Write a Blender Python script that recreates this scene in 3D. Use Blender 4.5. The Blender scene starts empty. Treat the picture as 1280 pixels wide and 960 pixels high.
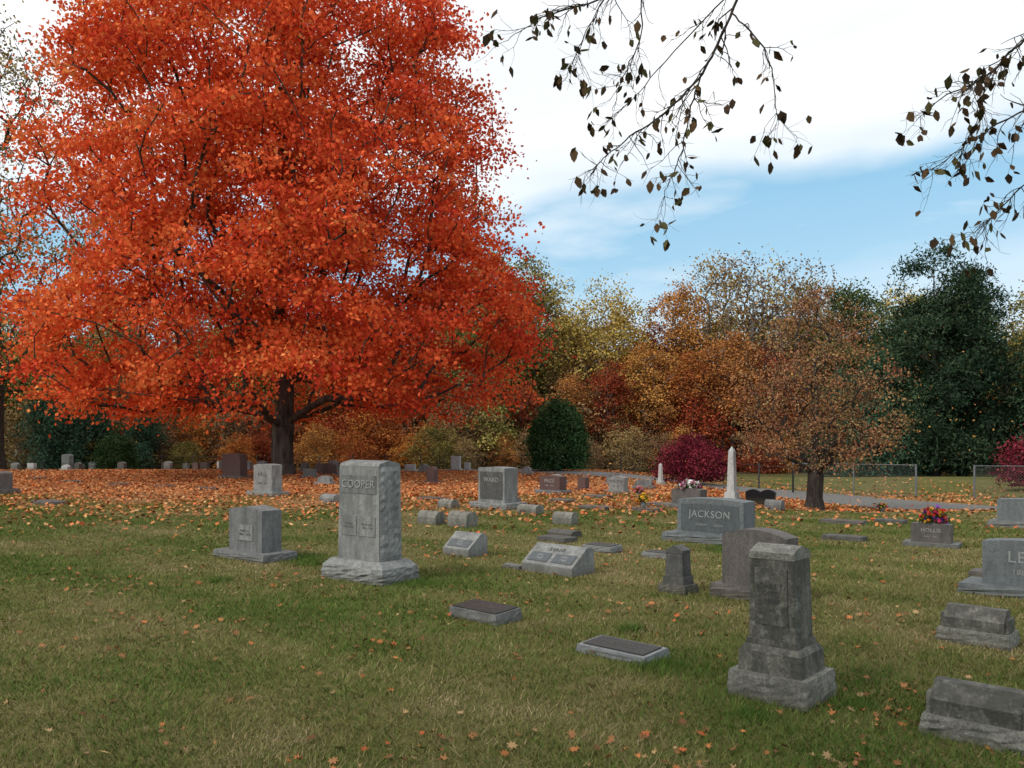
import bpy, bmesh, math, numpy as np
from mathutils import Vector, Matrix
R = math.radians
scene = bpy.context.scene
col = scene.collection

# ------------------------------------------------------------------ helpers
def sm(x, a, b):
    t = np.clip((np.asarray(x, float) - a) / (b - a), 0, 1)
    return t * t * (3 - 2 * t)

def gz(x, y):
    x = np.asarray(x, float); y = np.asarray(y, float)
    z = -0.30 * sm(x, 4, 9) * sm(y, 17, 22) * (1 - sm(y, 60, 90))
    z = z - 0.45 * sm(y, 37, 50) * (1 - sm(y, 90, 140))
    z = z + 0.03 * np.sin(x * 0.45 + 1.0) * np.sin(y * 0.38 + 0.4) * sm(y, 2, 6)
    z = z + 5.0 * sm(y, 90, 260)
    return z

def g(x, y):
    return float(gz(x, y))

def link(o, parent=None):
    col.objects.link(o)
    if parent is not None:
        o.parent = parent
    return o

def empty(name, loc=(0, 0, 0), rz=0.0):
    e = bpy.data.objects.new(name, None)
    e.empty_display_size = 0.2
    e.location = loc
    e.rotation_euler = (0, 0, rz)
    col.objects.link(e)
    return e

def mesh_np(name, verts, faces, mats, cols=None, smooth=False, midx=None):
    me = bpy.data.meshes.new(name)
    V = np.asarray(verts, np.float32)
    me.vertices.add(len(V))
    me.vertices.foreach_set("co", V.ravel())
    if not isinstance(faces, list):
        faces = [faces]
    loops = np.concatenate([f.ravel() for f in faces]).astype(np.int32)
    totals = np.concatenate([np.full(len(f), f.shape[1], np.int32) for f in faces])
    starts = np.concatenate([[0], np.cumsum(totals)[:-1]]).astype(np.int32)
    me.loops.add(len(loops))
    me.loops.foreach_set("vertex_index", loops)
    me.polygons.add(len(totals))
    me.polygons.foreach_set("loop_start", starts)
    if not isinstance(mats, (list, tuple)):
        mats = [mats]
    for m in mats:
        me.materials.append(m)
    if midx is not None:
        me.polygons.foreach_set("material_index", np.asarray(midx, np.int32))
    me.update(calc_edges=True)
    if cols is not None:
        a = me.color_attributes.new("col", 'FLOAT_COLOR', 'POINT')
        c = np.ones((len(V), 4), np.float32)
        c[:, :3] = cols
        a.data.foreach_set("color", c.ravel())
    if smooth:
        me.polygons.foreach_set("use_smooth", np.ones(len(totals), bool))
    return me

def norm(a):
    return a / np.maximum(np.linalg.norm(a, axis=1, keepdims=True), 1e-9)

def leaf_quads(C, L, W, rng, up=0.5, droop=0.0):
    n = len(C)
    N = norm(rng.normal(size=(n, 3)) * (1, 1, 0.8) + (0, 0, up))
    T = rng.normal(size=(n, 3)) + (0, 0, -droop)
    T = norm(T - N * np.sum(T * N, axis=1, keepdims=True))
    B = np.cross(N, T)
    L = np.broadcast_to(L, (n,))[:, None]; W = np.broadcast_to(W, (n,))[:, None]
    V = np.stack([C - T * L, C - B * W + T * L * 0.1, C + T * L, C + B * W + T * L * 0.1], axis=1).reshape(-1, 3)
    F = np.arange(n * 4).reshape(n, 4)
    return V, F

def palette(rng, n, cols, weights=None, t=None, var=0.25):
    cols = np.array(cols, float)
    if t is None:
        idx = rng.choice(len(cols), n, p=weights)
        c = cols[idx]
    else:
        t = np.clip(t, 0, 1) * (len(cols) - 1)
        i = np.minimum(t.astype(int), len(cols) - 2); f = (t - i)[:, None]
        c = cols[i] * (1 - f) + cols[i + 1] * f
    return c * (1 + rng.uniform(-var, var, (n, 1)))

def tubes(P0, P1, R0, R1, k=6):
    D = norm(P1 - P0)
    ref = np.where(np.abs(D[:, 2:3]) > 0.9, np.array([[1.0, 0, 0]]), np.array([[0, 0, 1.0]]))
    U = norm(np.cross(D, ref)); W = np.cross(D, U)
    a = np.arange(k) * 2 * np.pi / k
    ca, sa = np.cos(a)[None, :, None], np.sin(a)[None, :, None]
    ring = U[:, None, :] * ca + W[:, None, :] * sa
    A = P0[:, None, :] + ring * R0[:, None, None]
    Bq = P1[:, None, :] + ring * R1[:, None, None]
    V = np.concatenate([A, Bq], axis=1).reshape(-1, 3)
    n = len(P0)
    base = (np.arange(n) * 2 * k)[:, None]
    j = np.arange(k); j2 = (j + 1) % k
    F = np.stack([base + j, base + j2, base + k + j2, base + k + j], axis=2).reshape(-1, 4)
    return V, F

# ------------------------------------------------------------------ materials
def newmat(name):
    m = bpy.data.materials.new(name)
    m.use_nodes = True
    nt = m.node_tree
    nt.nodes.clear()
    out = nt.nodes.new("ShaderNodeOutputMaterial")
    return m, nt, out

def N(nt, t, **kw):
    n = nt.nodes.new(t)
    for k, v in kw.items():
        setattr(n, k, v)
    return n

def ramp(nt, fac, stops, interp='LINEAR'):
    r = nt.nodes.new("ShaderNodeValToRGB")
    r.color_ramp.interpolation = interp
    e = r.color_ramp.elements
    while len(e) > 1:
        e.remove(e[-1])
    e[0].position = stops[0][0]
    e[0].color = (*stops[0][1], 1)
    for p, c in stops[1:]:
        x = e.new(p); x.color = (*c, 1)
    nt.links.new(fac, r.inputs[0])
    return r.outputs[0]

def mixc(nt, fac, a, b, mode='MIX'):
    m = nt.nodes.new("ShaderNodeMix"); m.data_type = 'RGBA'; m.blend_type = mode
    for s, v in ((m.inputs[0], fac), (m.inputs[6], a), (m.inputs[7], b)):
        if isinstance(v, (int, float)):
            s.default_value = v
        elif isinstance(v, tuple):
            s.default_value = (*v, 1)
        else:
            nt.links.new(v, s)
    return m.outputs[2]

def math_(nt, op, a, b=None, c=None, clamp=False):
    m = nt.nodes.new("ShaderNodeMath"); m.operation = op; m.use_clamp = clamp
    for s, v in ((m.inputs[0], a), (m.inputs[1], b), (m.inputs[2], c)):
        if v is None: continue
        if isinstance(v, (int, float)): s.default_value = v
        else: nt.links.new(v, s)
    return m.outputs[0]

def leafmat(name, transl=0.35, objvar=0.0):
    m, nt, out = newmat(name)
    at = N(nt, "ShaderNodeAttribute", attribute_name="col")
    c = at.outputs["Color"]
    if objvar > 0:
        oi = N(nt, "ShaderNodeObjectInfo")
        hs = N(nt, "ShaderNodeHueSaturation")
        nt.links.new(c, hs.inputs["Color"])
        nt.links.new(math_(nt, 'MULTIPLY_ADD', oi.outputs["Random"], objvar, 1 - objvar * 0.5), hs.inputs["Value"])
        nt.links.new(math_(nt, 'MULTIPLY_ADD', oi.outputs["Random"], 0.03, 0.495), hs.inputs["Hue"])
        c = hs.outputs[0]
    p = N(nt, "ShaderNodeBsdfDiffuse")
    nt.links.new(c, p.inputs["Color"])
    if transl > 0:
        t = N(nt, "ShaderNodeBsdfTranslucent")
        nt.links.new(c, t.inputs["Color"])
        mx = N(nt, "ShaderNodeMixShader"); mx.inputs[0].default_value = transl
        nt.links.new(p.outputs[0], mx.inputs[1]); nt.links.new(t.outputs[0], mx.inputs[2])
        nt.links.new(mx.outputs[0], out.inputs[0])
    else:
        nt.links.new(p.outputs[0], out.inputs[0])
    return m

def barkmat(name, a, b, scale=6):
    m, nt, out = newmat(name)
    tc = N(nt, "ShaderNodeTexCoord")
    mp = N(nt, "ShaderNodeMapping"); mp.inputs["Scale"].default_value = (1, 1, 0.25)
    nt.links.new(tc.outputs["Object"], mp.inputs[0])
    n = N(nt, "ShaderNodeTexNoise"); n.inputs["Scale"].default_value = scale; n.inputs["Detail"].default_value = 5
    nt.links.new(mp.outputs[0], n.inputs["Vector"])
    c = ramp(nt, n.outputs[0], [(0.3, a), (0.7, b)])
    p = N(nt, "ShaderNodeBsdfDiffuse")
    nt.links.new(c, p.inputs["Color"])
    bp = N(nt, "ShaderNodeBump"); bp.inputs["Strength"].default_value = 0.8; bp.inputs["Distance"].default_value = 0.05
    nt.links.new(n.outputs[0], bp.inputs["Height"]); nt.links.new(bp.outputs[0], p.inputs["Normal"])
    nt.links.new(p.outputs[0], out.inputs[0])
    return m

def stonemat(name, base, speck=0.35, stain=0.3, staincol=(0.05, 0.05, 0.045), rough=0.7, bump=0.3, lich=0.0, fine=140):
    m, nt, out = newmat(name)
    tc = N(nt, "ShaderNodeTexCoord"); oi = N(nt, "ShaderNodeObjectInfo")
    add = N(nt, "ShaderNodeVectorMath", operation='ADD')
    nt.links.new(tc.outputs["Object"], add.inputs[0])
    sc = N(nt, "ShaderNodeVectorMath", operation='SCALE')
    cmb = N(nt, "ShaderNodeCombineXYZ")
    for i in range(3): nt.links.new(oi.outputs["Random"], cmb.inputs[i])
    nt.links.new(cmb.outputs[0], sc.inputs[0]); sc.inputs["Scale"].default_value = 37.0
    nt.links.new(sc.outputs[0], add.inputs[1])
    v = add.outputs[0]
    n1 = N(nt, "ShaderNodeTexNoise"); n1.inputs["Scale"].default_value = fine; n1.inputs["Detail"].default_value = 3
    nt.links.new(v, n1.inputs["Vector"])
    lo = tuple(c * (1 - speck) for c in base); hi = tuple(min(0.9, c * (1 + speck)) for c in base)
    c = ramp(nt, n1.outputs[0], [(0.35, lo), (0.5, base), (0.65, hi)])
    n2 = N(nt, "ShaderNodeTexNoise"); n2.inputs["Scale"].default_value = 5; n2.inputs["Detail"].default_value = 8; n2.inputs["Roughness"].default_value = 0.65
    mp = N(nt, "ShaderNodeMapping"); mp.inputs["Scale"].default_value = (1.6, 1.6, 0.55)
    nt.links.new(v, mp.inputs[0]); nt.links.new(mp.outputs[0], n2.inputs["Vector"])
    e = 0.62 - 0.25 * stain
    f = ramp(nt, n2.outputs[0], [(e - 0.12, (0, 0, 0)), (e + 0.1, (1, 1, 1))])
    f2 = math_(nt, 'MULTIPLY', f, min(1.0, stain * 1.3))
    c = mixc(nt, f2, c, staincol)
    n3 = N(nt, "ShaderNodeTexNoise"); n3.inputs["Scale"].default_value = 22; n3.inputs["Detail"].default_value = 6
    nt.links.new(v, n3.inputs["Vector"])
    f3 = ramp(nt, n3.outputs[0], [(0.5, (0, 0, 0)), (0.68, (1, 1, 1))])
    c = mixc(nt, math_(nt, 'MULTIPLY', f3, 0.35 + 0.4 * stain), c, tuple(x * 0.45 for x in base))
    n5 = N(nt, "ShaderNodeTexNoise"); n5.inputs["Scale"].default_value = 14; n5.inputs["Detail"].default_value = 4
    mp5 = N(nt, "ShaderNodeMapping"); mp5.inputs["Scale"].default_value = (1.5, 1.5, 0.12)
    nt.links.new(v, mp5.inputs[0]); nt.links.new(mp5.outputs[0], n5.inputs["Vector"])
    f5 = ramp(nt, n5.outputs[0], [(0.48, (0, 0, 0)), (0.7, (1, 1, 1))])
    c = mixc(nt, math_(nt, 'MULTIPLY', f5, 0.25 + 0.45 * stain), c, tuple(x * 0.5 for x in base))
    if lich > 0:
        n4 = N(nt, "ShaderNodeTexNoise"); n4.inputs["Scale"].default_value = 13; n4.inputs["Detail"].default_value = 9
        n4.inputs["Roughness"].default_value = 0.7
        nt.links.new(v, n4.inputs["Vector"])
        f4 = ramp(nt, n4.outputs[0], [(0.55, (0, 0, 0)), (0.66, (1, 1, 1))])
        c = mixc(nt, math_(nt, 'MULTIPLY', f4, lich), c, (0.33, 0.33, 0.275))
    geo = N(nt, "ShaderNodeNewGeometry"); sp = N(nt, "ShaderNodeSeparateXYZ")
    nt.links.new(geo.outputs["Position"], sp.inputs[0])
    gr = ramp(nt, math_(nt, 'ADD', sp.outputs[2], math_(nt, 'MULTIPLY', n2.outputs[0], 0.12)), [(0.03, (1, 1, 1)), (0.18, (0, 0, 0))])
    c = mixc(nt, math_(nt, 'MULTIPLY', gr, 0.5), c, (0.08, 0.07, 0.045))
    p = N(nt, "ShaderNodeBsdfPrincipled"); p.inputs["Roughness"].default_value = rough
    p.inputs["Specular IOR Level"].default_value = 0.3
    nt.links.new(c, p.inputs["Base Color"])
    bp = N(nt, "ShaderNodeBump"); bp.inputs["Strength"].default_value = bump; bp.inputs["Distance"].default_value = 0.01
    h = math_(nt, 'ADD', n3.outputs[0], math_(nt, 'MULTIPLY', n1.outputs[0], 0.4))
    nt.links.new(h, bp.inputs["Height"]); nt.links.new(bp.outputs[0], p.inputs["Normal"])
    nt.links.new(p.outputs[0], out.inputs[0])
    return m

def plain(name, c, rough=0.6, metal=0.0):
    m, nt, out = newmat(name)
    tc = N(nt, "ShaderNodeTexCoord")
    n = N(nt, "ShaderNodeTexNoise"); n.inputs["Scale"].default_value = 30; n.inputs["Detail"].default_value = 4
    nt.links.new(tc.outputs["Object"], n.inputs["Vector"])
    cc = ramp(nt, n.outputs[0], [(0.3, tuple(x * 0.7 for x in c)), (0.7, tuple(min(1, x * 1.2) for x in c))])
    p = N(nt, "ShaderNodeBsdfPrincipled"); p.inputs["Roughness"].default_value = rough; p.inputs["Metallic"].default_value = metal
    nt.links.new(cc, p.inputs["Base Color"]); nt.links.new(p.outputs[0], out.inputs[0])
    return m

M_gran = stonemat("grey_granite", (0.20, 0.20, 0.195), stain=0.4)
M_granl = stonemat("light_granite", (0.27, 0.27, 0.258), stain=0.4)
M_granb = stonemat("blue_granite", (0.16, 0.175, 0.178), stain=0.3, speck=0.25)
M_rim = stonemat("marker_granite", (0.25, 0.26, 0.265), stain=0.15, speck=0.25)
M_pol = stonemat("polished_panel", (0.10, 0.11, 0.115), stain=0.15, speck=0.2, rough=0.35, bump=0.05)
M_weath = stonemat("weathered_marble", (0.20, 0.188, 0.155), stain=0.7, staincol=(0.05, 0.048, 0.04), bump=0.9, lich=0.35, fine=60)
M_weath2 = stonemat("weathered_limestone", (0.26, 0.248, 0.212), stain=0.5, staincol=(0.065, 0.062, 0.05), bump=0.8, lich=0.35, fine=70)
M_dkw = stonemat("dark_weathered_stone", (0.11, 0.105, 0.1), stain=0.5, bump=0.6, lich=0.15)
M_red = stonemat("red_brown_granite", (0.12, 0.07, 0.062), stain=0.25, speck=0.4)
M_brown = stonemat("brown_granite", (0.135, 0.117, 0.106), stain=0.4)
M_white = stonemat("white_marble", (0.5, 0.5, 0.48), stain=0.2)
M_black = stonemat("black_granite", (0.015, 0.015, 0.017), stain=0.0, rough=0.25, bump=0.05)
M_bronze = stonemat("bronze_plaque", (0.03, 0.025, 0.023), stain=0.2, staincol=(0.02, 0.028, 0.02), rough=0.5, bump=0.7, fine=50)
M_letter = plain("inscription_light", (0.3, 0.3, 0.29), 0.8)
M_letterd = plain("inscription_dark", (0.07, 0.07, 0.068), 0.8)
M_letterbz = plain("inscription_bronze", (0.10, 0.08, 0.06), 0.5)
M_steel = plain("galvanised_steel", (0.17, 0.175, 0.18), 0.6, 0.2)
M_dwire = plain("rusted_wire", (0.05, 0.045, 0.04), 0.7, 0.0)
M_leaf = leafmat("autumn_leaves", 0.0)
M_leafm = leafmat("maple_leaves", 0.22)
M_leafd = leafmat("evergreen_leaves", 0.0)
M_leafinst = leafmat("forest_leaves", 0.0, objvar=0.45)
M_gleaf = leafmat("ground_leaves", 0.0)
M_blade = leafmat("grass_blades", 0.0)
M_petal = leafmat("petals", 0.2)
M_bark = barkmat("maple_bark", (0.03, 0.024, 0.02), (0.12, 0.1, 0.085))
M_barkg = barkmat("grey_bark", (0.1, 0.09, 0.08), (0.28, 0.26, 0.23))
M_barkd = barkmat("twig_bark", (0.035, 0.028, 0.024), (0.09, 0.075, 0.065), 20)

# ------------------------------------------------------------------ ground
def ground_material():
    m, nt, out = newmat("lawn")
    geo = N(nt, "ShaderNodeNewGeometry")
    P = geo.outputs["Position"]
    def noise(scale, detail=5, rough=0.55):
        n = N(nt, "ShaderNodeTexNoise"); n.inputs["Scale"].default_value = scale
        n.inputs["Detail"].default_value = detail; n.inputs["Roughness"].default_value = rough
        nt.links.new(P, n.inputs["Vector"]); return n.outputs[0]
    a = noise(0.55, 6, 0.6); b = noise(6, 6, 0.65); c = noise(70, 4, 0.6); d = noise(2.0, 5)
    base = ramp(nt, a, [(0.36, (0.085, 0.108, 0.027)), (0.46, (0.135, 0.142, 0.045)), (0.55, (0.18, 0.155, 0.065)), (0.68, (0.2, 0.155, 0.078))])
    base2 = ramp(nt, b, [(0.35, (0.07, 0.086, 0.024)), (0.5, (0.14, 0.132, 0.048)), (0.68, (0.24, 0.195, 0.1))])
    cc = mixc(nt, 0.5, base, base2)
    fine = ramp(nt, c, [(0.3, (0.5, 0.5, 0.5)), (0.5, (0.95, 0.95, 0.95)), (0.72, (1.45, 1.4, 1.3))])
    cc = mixc(nt, 1.0, cc, fine, 'MULTIPLY')
    def blob(cx, cy, sx, sy, r0, r1):
        s = N(nt, "ShaderNodeVectorMath", operation='SUBTRACT'); s.inputs[1].default_value = (cx, cy, 0)
        nt.links.new(P, s.inputs[0])
        mu = N(nt, "ShaderNodeVectorMath", operation='MULTIPLY'); mu.inputs[1].default_value = (1 / sx, 1 / sy, 0)
        nt.links.new(s.outputs[0], mu.inputs[0])
        L = N(nt, "ShaderNodeVectorMath", operation='LENGTH'); nt.links.new(mu.outputs[0], L.inputs[0])
        mr = N(nt, "ShaderNodeMapRange"); mr.inputs[1].default_value = r0; mr.inputs[2].default_value = r1
        mr.inputs[3].default_value = 1; mr.inputs[4].default_value = 0
        nt.links.new(L.outputs["Value"], mr.inputs[0]); return mr.outputs[0]
    m1 = blob(-9.5, 33, 1, 0.95, 11, 19)
    m2 = blob(2.5, 23.5, 1.5, 0.8, 4.5, 9)
    mk = math_(nt, 'MAXIMUM', m1, m2)
    k = math_(nt, 'ADD', mk, math_(nt, 'MULTIPLY', math_(nt, 'SUBTRACT', d, 0.5), 1.0))
    k2 = math_(nt, 'ADD', k, math_(nt, 'MULTIPLY', math_(nt, 'SUBTRACT', noise(14, 6, 0.7), 0.5), 2.0))
    f = ramp(nt, k2, [(0.38, (0, 0, 0)), (0.7, (1, 1, 1))])
    lc = ramp(nt, noise(9, 6, 0.8), [(0.35, (0.27, 0.1, 0.05)), (0.5, (0.46, 0.18, 0.07)), (0.65, (0.55, 0.27, 0.12))])
    cc = mixc(nt, math_(nt, 'MULTIPLY', f, 0.9), cc, lc)
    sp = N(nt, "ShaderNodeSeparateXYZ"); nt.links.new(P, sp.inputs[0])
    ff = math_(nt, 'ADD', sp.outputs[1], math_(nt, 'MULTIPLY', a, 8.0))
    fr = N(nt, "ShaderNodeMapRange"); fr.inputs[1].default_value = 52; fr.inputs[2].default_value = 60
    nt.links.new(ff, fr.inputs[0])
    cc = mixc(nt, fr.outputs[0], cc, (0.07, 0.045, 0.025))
    p = N(nt, "ShaderNodeBsdfDiffuse")
    nt.links.new(cc, p.inputs["Color"])
    bp = N(nt, "ShaderNodeBump"); bp.inputs["Strength"].default_value = 0.8; bp.inputs["Distance"].default_value = 0.03
    nt.links.new(math_(nt, 'ADD', c, b), bp.inputs["Height"])
    nt.links.new(bp.outputs[0], p.inputs["Normal"])
    nt.links.new(p.outputs[0], out.inputs[0])
    return m

xs = np.concatenate([[-900, -500, -300, -180, -120, -90], np.arange(-70, -30, 2.5), np.arange(-30, 30, 0.5), np.arange(30, 70, 2.5), [90, 120, 180, 300, 500, 900]])
ys = np.concatenate([[-300, -100, -40, -20, -10], np.arange(-5, 60, 0.5), np.arange(60, 100, 3), np.arange(100, 300, 15), [400, 700, 1200]])
X, Y = np.meshgrid(xs, ys)
V = np.stack([X, Y, gz(X, Y)], axis=2).reshape(-1, 3)
nx, ny = len(xs), len(ys)
i = np.arange(ny - 1)[:, None] * nx + np.arange(nx - 1)[None, :]
F = np.stack([i, i + 1, i + nx + 1, i + nx], axis=2).reshape(-1, 4)
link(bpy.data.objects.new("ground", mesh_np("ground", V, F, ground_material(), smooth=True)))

def ribbon(name, pts, width, mat, lift):
    pts = np.array(pts, float)
    t = np.linspace(0, len(pts) - 1, (len(pts) - 1) * 14 + 1)
    out = []
    for tt in t:
        k = min(int(tt), len(pts) - 2); f = tt - k
        p0 = pts[max(k - 1, 0)]; p1 = pts[k]; p2 = pts[k + 1]; p3 = pts[min(k + 2, len(pts) - 1)]
        out.append(0.5 * ((2 * p1) + (-p0 + p2) * f + (2 * p0 - 5 * p1 + 4 * p2 - p3) * f * f + (-p0 + 3 * p1 - 3 * p2 + p3) * f ** 3))
    c = np.array(out)
    d = np.gradient(c, axis=0); d /= np.linalg.norm(d, axis=1, keepdims=True)
    nrm = np.stack([-d[:, 1], d[:, 0]], 1)
    ws = np.linspace(-width / 2, width / 2, 9)
    VV = []
    for w in ws:
        q = c + nrm * w
        VV.append(np.stack([q[:, 0], q[:, 1], gz(q[:, 0], q[:, 1]) + lift + 0.04 * (1 - (2 * w / width) ** 2)], 1))
    VV = np.stack(VV, 1)
    n, k = VV.shape[:2]
    i = np.arange(n - 1)[:, None] * k + np.arange(k - 1)[None, :]
    FF = np.stack([i, i + 1, i + k + 1, i + k], axis=2).reshape(-1, 4)
    link(bpy.data.objects.new(name, mesh_np(name, VV.reshape(-1, 3), FF, mat, smooth=True)))
    return c
M_road = stonemat("asphalt", (0.19, 0.19, 0.195), stain=0.15, staincol=(0.12, 0.12, 0.12), fine=40)
roadc = ribbon("road", [(22, 11), (16, 16), (12.2, 20.6), (8.8, 26.5), (5, 33), (-3, 40.5), (-16, 45.5), (-34, 50), (-60, 54)], 3.0, M_road, 0.03)
def offroad(x, y, w=1.5):
    ok = np.ones(len(x), bool)
    for c_ in roadc:
        ok &= (x - c_[0]) ** 2 + (y - c_[1]) ** 2 > w * w
    return ok

# ------------------------------------------------------------------ grass and leaves on the ground
rng = np.random.default_rng(5)
def patch(x, y):
    v = np.zeros_like(x)
    r = np.random.default_rng(11)
    for fq, am in ((0.6, 1.0), (1.3, 0.9), (2.9, 0.7), (6.0, 0.5), (11.0, .35)):
        for _ in range(3):
            a = r.uniform(0, 6.28); ph = r.uniform(0, 6.28)
            v += am * np.sin(fq * (x * np.cos(a) + y * np.sin(a)) + ph + .8 * np.sin(fq * .7 * (x * np.sin(a) - y * np.cos(a)) + ph * 2))
    return v / 4.0
nb = 460000
d = rng.uniform(0, 1, nb) ** 1.2 * 20 + 3.0
lat = rng.uniform(-0.74, 0.74, nb) * d
x, y = lat, d
pv = patch(x, y) + rng.normal(0, 0.22, nb)
stripe = np.sin((x * .62 + y * .78) * 2 * np.pi / 1.15 + .6 * np.sin(x * .5))
hgt = rng.uniform(0.015, 0.045, nb) * (1 - 0.3 * np.clip(pv, -1, 1))
wid = rng.uniform(0.0018, 0.0034, nb) * (0.8 + d / 10)
a = rng.uniform(0, 2 * np.pi, nb)
z0 = gz(x, y)
lean = rng.normal(0, 0.7, (nb, 2)) * hgt[:, None] + np.stack([stripe * .2, stripe * .2], 1) * hgt[:, None]
B0 = np.stack([x + np.cos(a) * wid, y + np.sin(a) * wid, z0 - 0.003], 1)
B1 = np.stack([x - np.cos(a) * wid, y - np.sin(a) * wid, z0 - 0.003], 1)
T = np.stack([x + lean[:, 0], y + lean[:, 1], z0 + hgt], 1)
V = np.stack([B0, B1, T], 1).reshape(-1, 3)
t = 0.48 + 0.5 * pv + rng.normal(0, 0.2, nb) + .08 * stripe
cb = palette(rng, nb, [(0.08, 0.135, 0.028), (0.115, 0.155, 0.038), (0.165, 0.168, 0.055), (0.26, 0.215, 0.1), (0.34, 0.255, 0.145)], t=t, var=0.3)
link(bpy.data.objects.new("grass", mesh_np("grass", V, np.arange(nb * 3).reshape(-1, 3), M_blade, np.repeat(cb, 3, axis=0))))

tuf = [(0.98, 6.9, .12), (-2.5, 10.5, .25), (-3.2, 9.2, .15), (1.0, 5.75, .2), (-2.75, 10.9, .3), (-1.0, 9.1, .25), (3.1, 11.8, .3), (2.0, 4.9, .12), (1.35, 4.75, .1)]
VV = []; CC = []
for (tx, ty, tr) in tuf:
    n = int(700 * tr / 0.25)
    px = tx + rng.normal(0, tr * .6, n); py = ty + rng.normal(0, tr * .6, n); hh = rng.uniform(.03, .075, n)
    a = rng.uniform(0, 6.28, n); w = .0028
    z = gz(px, py); ln = rng.normal(0, .5, (n, 2)) * hh[:, None]
    VV.append(np.stack([np.stack([px + np.cos(a) * w, py + np.sin(a) * w, z], 1), np.stack([px - np.cos(a) * w, py - np.sin(a) * w, z], 1), np.stack([px + ln[:, 0], py + ln[:, 1], z + hh], 1)], 1).reshape(-1, 3))
    CC.append(np.repeat(palette(rng, n, [(0.07, 0.13, 0.025), (0.11, 0.165, 0.038)], var=.3), 3, axis=0))
VV = np.concatenate(VV)
link(bpy.data.objects.new("grass_tufts", mesh_np("grass_tufts", VV, np.arange(len(VV)).reshape(-1, 3), M_blade, np.concatenate(CC))))

prof = []
for k in range(14):
    a = k / 14 * 2 * math.pi
    prof.append((math.cos(a), math.sin(a), (1.0 if k % 2 == 0 else 0.52) * (1.0 if k not in (7,) else 0.6)))
prof = np.array(prof)
def lobed(x, y, size, rng, tilt=0.35, lift=0.02):
    n = len(x)
    a = rng.uniform(0, 6.28, n)
    Nn = norm(np.stack([rng.normal(0, tilt, n), rng.normal(0, tilt, n), np.ones(n)], 1))
    T = np.stack([np.cos(a), np.sin(a), np.zeros(n)], 1); T = norm(T - Nn * np.sum(T * Nn, 1, keepdims=True)); B = np.cross(Nn, T)
    C = np.stack([x, y, gz(x, y) + lift + rng.uniform(0, .02, n)], 1)
    px = prof[:, 0] * prof[:, 2]; py = prof[:, 1] * prof[:, 2]
    curl = rng.uniform(0.0, 0.8, n)
    off = (T[:, None, :] * px[None, :, None] + B[:, None, :] * py[None, :, None] * (1 - .3 * curl[:, None, None]) + Nn[:, None, :] * (py[None, :, None] ** 2) * curl[:, None, None])
    V = C[:, None, :] + off * size[:, None, None]
    return V.reshape(-1, 3), np.arange(n * 14).reshape(n, 14)
lpal = [(0.18, 0.09, 0.045), (0.29, 0.135, 0.06), (0.42, 0.16, 0.06), (0.44, 0.12, 0.045), (0.32, 0.21, 0.11), (0.4, 0.25, 0.12)]
n = 2100
d = rng.uniform(0, 1, n) ** .7 * 14 + 3.2
x = rng.uniform(-0.72, 0.72, n) * d
kk = rng.integers(0, 50, n); cx = rng.uniform(-.6, .6, 50); cd = rng.uniform(3.6, 14, 50)
use = rng.uniform(size=n) < 0.35
x = np.where(use, cx[kk] * cd[kk] + rng.normal(0, .25, n), x); d = np.where(use, cd[kk] + rng.normal(0, .2, n), d)
V, F = lobed(x, d, rng.uniform(.014, .038, n), rng, lift=.014)
c = palette(rng, n, lpal, weights=[.27, .28, .15, .06, .16, .08], var=.3)
link(bpy.data.objects.new("fallen_leaves_scattered", mesh_np("fallen_leaves_scattered", V, F, M_gleaf, np.repeat(c, 14, axis=0))))

n = 190000
x = rng.uniform(-34, 18, n); y = rng.uniform(13.5, 52, n)
r1 = np.hypot(x + 9.5, (y - 33) / .95)
m = np.clip(1 - (r1 - 11) / 10, 0.0, 1)
m2 = 1.0 * np.clip(1 - (np.hypot((x - 2.5) / 1.5, (y - 23.5) / .8) - 4.5) / 6.5, 0, 1)
m3 = 0.10 * (1 - sm(y, 30, 40))
pm = np.maximum(np.maximum(m, m2), m3) * np.clip(.75 + .4 * patch(x * .8, y * .8), .1, 1.0)
keep = (rng.uniform(size=n) < pm)
x, y = x[keep], y[keep]
keep = offroad(x, y) | (rng.uniform(size=len(x)) < .12); x, y = x[keep], y[keep]; n = len(x)
C = np.stack([x, y, gz(x, y) + .03 + rng.uniform(0, .04, n)], 1)
s = rng.uniform(.03, .06, n)
V, F = leaf_quads(C, s, s * .75, rng, up=2.0)
c = palette(rng, n, [(0.24, 0.11, 0.055), (0.44, 0.18, 0.075), (0.55, 0.21, 0.075), (0.56, 0.14, 0.05), (0.56, 0.31, 0.14)], weights=[.22, .32, .22, .1, .14], var=.3)
link(bpy.data.objects.new("fallen_leaves_carpet", mesh_np("fallen_leaves_carpet", V, F, M_gleaf, np.repeat(c, 4, axis=0))))

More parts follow.
